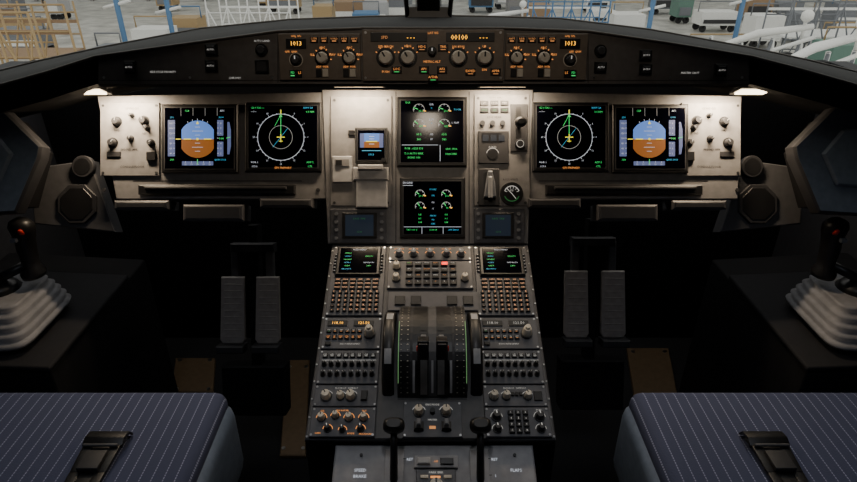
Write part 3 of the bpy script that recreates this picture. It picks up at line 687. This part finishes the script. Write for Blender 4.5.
# ================================================================ SEATS
def rbox(b,x0,y0,z0,x1,y1,z1,m,r=.04,seg=4,dome=0):
    t=bmesh.new(); bmesh.ops.create_cube(t,size=1)
    for v in t.verts: v.co=Vector(((x0+x1)/2+v.co.x*(x1-x0),(y0+y1)/2+v.co.y*(y1-y0),(z0+z1)/2+v.co.z*(z1-z0)))
    bmesh.ops.bevel(t,geom=list(t.edges),offset=r,segments=seg,profile=.5,affect='EDGES')
    bmesh.ops.triangulate(t,faces=[f for f in t.faces if len(f.verts)>4])
    mp={v:b.V(v.co) for v in t.verts}
    for f in t.faces: b.face([mp[v] for v in f.verts],m,True)
    t.free()
def seat(sgn):
    s=sgn; xi=.44; xo=1.02; cx=(xi+xo)/2*s
    lo=min(s*xi,s*xo); hi=max(s*xi,s*xo)
    b=B(WORLD)
    rbox(b,lo+.014,.42,.50,hi-.014,1.05,.565,FAB,.03,5)
    base=b.done('pilot_seat')
    b=B(WORLD); rbox(b,lo,.40,.33,hi,1.045,.54,SEATSIDE,.035,4); b.done('cushion_side',base)
    b=B(WORLD)
    b.bx(lo+.06,.45,.24,hi-.06,.95,.34,DGREY); b.bx(cx-.14,.5,.03,cx+.14,.85,.25,DARK); b.bx(cx-.2,.4,0.001,cx-.14,1.0,.05,METAL); b.bx(cx+.14,.4,0.001,cx+.2,1.0,.05,METAL)
    b.done('seat_base',base)
    b=B(WORLD); rbox(b,lo+.02,.26,.5,hi-.02,.40,1.02,FAB,.05,4)
    for v in b.bm.verts: v.co.y-=(v.co.z-.5)*.22
    b.done('backrest',base)
    b=B(WORLD); rbox(b,cx-.13,.12,1.04,cx+.13,.22,1.2,SEATSIDE,.03,3); b.bx(cx-.05,.15,.98,cx-.03,.18,1.06,METAL); b.bx(cx+.03,.15,.98,cx+.05,.18,1.06,METAL); b.done('headrest',base)
    b=B(WORLD)
    bxx=s*.648+ (0 if s<0 else .03)
    def strip(path,x0,x1,w0,th,m):
        k=len(path)-1
        for i,(a,c) in enumerate(zip(path,path[1:])):
            xa=bxx+x0+(x1-x0)*i/k; xb=bxx+x0+(x1-x0)*(i+1)/k; w=w0
            b.hexa([(xa-w,a[0],a[1]),(xa+w,a[0],a[1]),(xb+w,c[0],c[1]),(xb-w,c[0],c[1])],[(xa-w,a[0],a[1]+th),(xa+w,a[0],a[1]+th),(xb+w,c[0],c[1]+th),(xb-w,c[0],c[1]+th)],m)
    P=[(.885,.575),(.86,.578),(.80,.572),(.7,.567),(.55,.567)]
    strip(P,-.03,-.018,.010,.006,BLACK); strip(P,.03,.018,.010,.006,BLACK); strip(P,0,0,.026,.004,BLACK)
    strip([(.905,.566),(.895,.580),(.875,.584),(.86,.576)],0,0,.040,.007,BLACK)
    b.bx(bxx-.02,.80,.576,bxx+.02,.845,.588,DGREY); b.tube([(bxx-.034,.857,.588),(bxx+.034,.857,.588)],.0035,HGREY,8)
    b.done('harness_buckle',base,bevel=.002)
seat(-1); seat(1)
# ================================================================ COCKPIT SHELL
b=B(WORLD); b.bx(-1.32,-1.0,-.04,1.32,2.0,0,CARPET); b.done('floor')
FL=Frame((0,0,.001),(0,1,0))
for pts in (((176,360),(216,360),(214,394),(172,394)),((288,362),(310,362),(306,458),(280,458)),((626,350),(668,350),(678,402),(634,402))):
    b=B(FL); b.poly(pts,0,.012,BRONZE,.003)
    for p in pts: 
        cxm=sum(a[0] for a in pts)/4; cym=sum(a[1] for a in pts)/4
        b.cyl(p[0]+(cxm-p[0])*.25,p[1]+(cym-p[1])*.15,2,.012,.014,METAL,seg=8)
    b.done('footwell_kick_plate')
for p in ((145,342),(697,332)):
    b=B(FL); b.cyl(*p,8,0,.03,DGREY,ch=.004); b.cyl(*p,5,.03,.05,METAL,r1=4,ch=.004); b.arc(p[0],p[1],6.5,0,360,1.2,.0305,METAL); b.done('floor_air_outlet')
b=B(WORLD); b.bx(-1.30,1.98,0,1.30,2.02,1.1,DARK); b.done('wall_front')
b=B(WORLD); b.bx(-1.28,-1.04,0,1.28,-1.0,1.95,LINER); b.done('wall_back')
for s,nm in ((-1,'wall_left'),(1,'wall_right')):
    b=B(WORLD)
    def wb(x0,y0,z0,x1,y1,z1,m=LINER): b.bx(min(x0*s,x1*s),y0,z0,max(x0*s,x1*s),y1,z1,m)
    wb(1.30,-1.0,0,1.36,2.0,1.10)
    wb(1.28,-1.0,1.10,1.34,.30,1.95)
    b.hexa([(s*1.28,.30,1.86),(s*1.34,.30,1.86),(s*1.34,1.25,1.86),(s*1.28,1.25,1.86)],[(s*1.2,.30,1.95),(s*1.26,.30,1.95),(s*1.2,1.25,1.95),(s*1.14,1.25,1.95)],LINER)
    b.hexa([(s*1.27,1.50,1.08),(s*1.34,1.50,1.08),(s*1.34,1.62,1.08),(s*1.27,1.62,1.08)],[(s*1.22,1.16,1.9),(s*1.29,1.16,1.9),(s*1.27,1.28,1.9),(s*1.2,1.28,1.9)],DGREY)
    b.done(nm)
    b=B(WORLD); b.hexa([(s*1.315,.30,1.1),(s*1.32,.30,1.1),(s*1.32,1.54,1.1),(s*1.315,1.54,1.1)],[(s*1.285,.30,1.88),(s*1.29,.30,1.88),(s*1.26,1.2,1.88),(s*1.255,1.2,1.88)],LINER); b.done('side_light_blocker')  # added opaque sheet, closes the unseen side window against side light
b=B(WORLD); b.bx(-1.30,-1.0,1.955,1.30,1.22,1.98,LINER)
b.bx(-.35,-.1,1.92,.35,.25,1.955,DGREY); b.done('ceiling')
for s in (-1,1):
    b=B(WORLD)
    b.hexa([(s*.03,1.79,1.20),(s*.03,1.80,1.20),(s*1.25,1.60,1.02),(s*1.25,1.59,1.02)],[(s*.03,1.31,1.93),(s*.03,1.32,1.93),(s*1.2,1.21,1.92),(s*1.2,1.20,1.92)],GLASS); b.done('window_1' if s<0 else 'window_2')
b=B(WORLD)
b.hexa([(-.030,1.72,1.20),(.030,1.72,1.20),(.036,1.80,1.20),(-.036,1.80,1.20)],[(-.024,1.24,1.93),(.024,1.24,1.93),(.03,1.32,1.93),(-.03,1.32,1.93)],BLACK)
b.hexa([(-.062,1.64,1.25),(.062,1.64,1.25),(.07,1.72,1.25),(-.07,1.72,1.25)],[(-.05,1.66,1.305),(.05,1.66,1.305),(.055,1.72,1.305),(-.055,1.72,1.305)],BLACK)
b.tube([(-.055,1.66,1.28),(-.062,1.6,1.40)],.006,DGREY); b.tube([(.055,1.66,1.28),(.062,1.6,1.40)],.006,DGREY)
b.done('windshield_centre_post')
# ================================================================ HANGAR
HF=pm('hangar_concrete',(.42,.41,.38),.45,scale=1.2,noise=.35)
b=B(WORLD); b.bx(-60,4,-3.6,60,60,-3.5,HF); b.done('hangar_floor')
HW=pm('hangar_wall_paint',(.40,.42,.41),.7,scale=.6,noise=.25)
b=B(WORLD); b.bx(-60,46,-3.5,60,46.5,12,HW)
for i in range(-14,15): b.bx(i*4-.1,45.8,-3.5,i*4+.1,46,12,PANEL)
b.done('hangar_wall')
YEL=pm('yellow_steel',(.40,.28,.14),.5); BLU=pm('blue_steel',(.08,.19,.36),.5); WHT=pm('white_enamel',(.8,.8,.78),.4); GRN=pm('green_steel',(.12,.22,.18),.6); BRN=pm('timber_board',(.30,.20,.12),.7)
def scaffold(cx,cy,w,d,h,nb,mat,deck=WHT):
    b=B(WORLD); z0=-3.499; xs=[cx-w/2+w*i/nb for i in range(nb+1)]
    for x in xs:
        for y in (cy,cy+d): b.tube([(x,y,z0),(x,y,z0+h)],.03,mat,6)
    for k in range(int(h/.6)+1):
        for y in (cy,cy+d): b.tube([(xs[0],y,z0+.3+k*.6),(xs[-1],y,z0+.3+k*.6)],.025,mat,6)
    for i in range(nb):
        b.tube([(xs[i],cy,z0+.5),(xs[i+1],cy,z0+h-.3)],.025,mat,6); b.tube([(xs[i+1],cy,z0+.5),(xs[i],cy,z0+h-.3)],.025,mat,6)
    b.bx(xs[0],cy,z0+h*.55,xs[-1],cy+d,z0+h*.55+.06,deck); b.bx(xs[0],cy+d,z0+h*.8,xs[-1],cy+d+.05,z0+h*.83,deck)
    b.done('scaffolding')
scaffold(-10.4,13.5,3.8,1.4,3.3,5,YEL,BRN); scaffold(-12.2,17,4,1.4,3.0,5,YEL,BRN); scaffold(-6.5,23,3,1.5,2.6,4,WHT); scaffold(14.5,21,5,1.6,2.8,6,MGREY); scaffold(5.6,25,3,1.4,2.3,4,BLU)
for x,y,h in ((-9.0,18.5,4.0),(-8.0,19.6,3.6),(7.0,20,3.6),(9.8,20,3.9)):
    b=B(WORLD); z0=-3.499; b.tube([(x,y,z0),(x,y,z0+h)],.08,BLU,8); b.bx(x-.35,y-.35,z0,x+.35,y+.35,-3.35,BLU)
    for dx,dy in ((-.45,0),(.45,0),(0,-.45)): b.tube([(x+dx,y+dy,z0),(x,y,-2.0)],.045,BLU,6)
    b.tube([(x-.4,y,z0+h*.7),(x+.4,y,z0+h*.75)],.05,WHT,6); b.bx(x-.2,y-.2,z0+h,x+.2,y+.2,z0+h+.1,BLU); b.done('tail_jack')
def stand(cx,cy,L,rot,z):
    b=B(WORLD)
    c,s=math.cos(rot),math.sin(rot)
    def T(x,y,z_): return (cx+x*c-y*s,cy+x*s+y*c,z_)
    b.tube([T(-L/2,0,z-.4),T(0,0,z+.1),T(L/2,0,z+.3)],[.06,.10,.07],WHT,10)
    b.tube([T(-L/2,.6,z-1.1),T(L/2,-.3,z+.1)],.05,WHT,8); b.tube([T(-L*.3,-.4,z-.2),T(L*.4,-.2,z-1.2)],.04,MGREY,8)
    for x in (-L*.45,-L*.15,L*.15,L*.42): b.tube([T(x,0,z),T(x+.5,.4,-3.45)],.05,WHT,8); b.tube([T(x,0,z),T(x-.4,-.4,-3.45)],.04,MGREY,8)
    for x in (-L*.2,L*.3): b.tube([T(x,-.3,z-.5),T(x,-.1,z-.5)],.22,BLACK,14); b.tube([T(x,-.32,z-.5),T(x,-.30,z-.5)],.12,WHT,12)
    b.tube([T(L*.42,0,z),T(L*.42,.02,z+.45)],.04,WHT,8); b.loft([(*T(L*.42,0,z+.4),.06,.06),(*T(L*.42,0,z+.48),.14,.14),(*T(L*.42,0,z+.6),.14,.14),(*T(L*.42,0,z+.68),.06,.06)],WHT)
    b.done('ground_support_stand')
stand(7.6,12.2,2.4,.25,-.78); stand(8.2,15.6,2.4,-.2,-1.05); stand(-4.6,19,2.4,-.3,-1.7); stand(2.6,26,3,.1,-2.0)
rc=random.Random(9); placed=[(-13.5,13,-7.5,21.5),(-8.2,22.8,-4.8,25),(11.8,20.8,17.2,23),(3.9,24.8,7.3,27),(6.2,19,10.6,21),(6,11,10,17.5),(-6.2,18,-3,20.5),(1,25,4.3,27.5)]
cnt=0
for i in range(500):
    if cnt>=40: break
    y=rc.uniform(19,42); x=rc.uniform(-.72,.72)*y; w=rc.uniform(.7,2.2); h=rc.uniform(.5,1.3)
    r=(x-.2,y-.2,x+w+.2,y+1.4)
    if any(r[0]<p[2] and r[2]>p[0] and r[1]<p[3] and r[3]>p[1] for p in placed): continue
    placed.append(r); cnt+=1
    b=B(WORLD); z0=-3.5; b.bx(x,y,z0+.35,x+w,y+1.2,z0+.35+h,rc.choice((MGREY,WHT,PANEL,GRN,LGREY,BRN,BLU) if x>-5 else (YEL,BRN,WHT,MGREY,LGREY))); b.bx(x+.1,y-.05,z0+.45,x+w-.1,y-.001,z0+.25+h*.6,rc.choice((DGREY,MGREY,WHT)))
    for wx in (x+.2,x+w-.2):
        for yy in (y+.15,y+1.0): b.tube([(wx,yy,z0+.18),(wx,yy+.1,z0+.18)],.18,BLACK,10); b.bx(wx-.04,yy,z0+.18,wx+.04,yy+.1,z0+.36,DGREY)
    b.tube([(x,y+.6,z0+h+.3),(x,y+.6,z0+h+.8),(x+w,y+.6,z0+h+.8),(x+w,y+.6,z0+h+.3)],.035,rc.choice((YEL,MGREY,BLU)),6); b.done('tool_cart')
# ================================================================ LIGHT
w=bpy.data.worlds.new('hangar_ambient'); bpy.context.scene.world=w; w.use_nodes=True
bg=w.node_tree.nodes['Background']; bg.inputs[0].default_value=(1,.97,.93,1); bg.inputs[1].default_value=1.1
def spot(name,loc,tgt,e,col,ang,bl=.8,sz=.06):
    L=bpy.data.lights.new(name,'SPOT'); L.energy=e; L.color=col; L.spot_size=math.radians(ang); L.spot_blend=bl; L.shadow_soft_size=sz
    o=bpy.data.objects.new(name,L); bpy.context.collection.objects.link(o)
    o.location=loc; o.rotation_euler=(Vector(tgt)-o.location).to_track_quat('-Z','Y').to_euler()
for sx in (-1,1): spot('seat_fill_light',(sx*.62,.45,1.92),(sx*.70,.85,.55),6.5,(.82,.88,1),60)  # added fill spots that brighten the seat cushions from above
spot('pedestal_fill_light',(0,.65,1.88),(0,.96,.75),5.2,(.95,.96,1),46,.9,.04)  # fill spot added for the pedestal, stands for no real fitting
spot('glareshield_fill_light',(0,.40,1.90),(0,1.33,1.30),6.5,(1,.84,.66),62,1.0,.05)  # extra warm spot, put in to brighten the glareshield face
cam=bpy.data.cameras.new('camera'); co=bpy.data.objects.new('camera',cam); bpy.context.collection.objects.link(co)
co.location=CAM; co.rotation_euler=(math.radians(90)-PIT,0,0); cam.sensor_width=36; cam.lens=36*F/857; cam.clip_start=.02; cam.clip_end=300
bpy.context.scene.camera=co
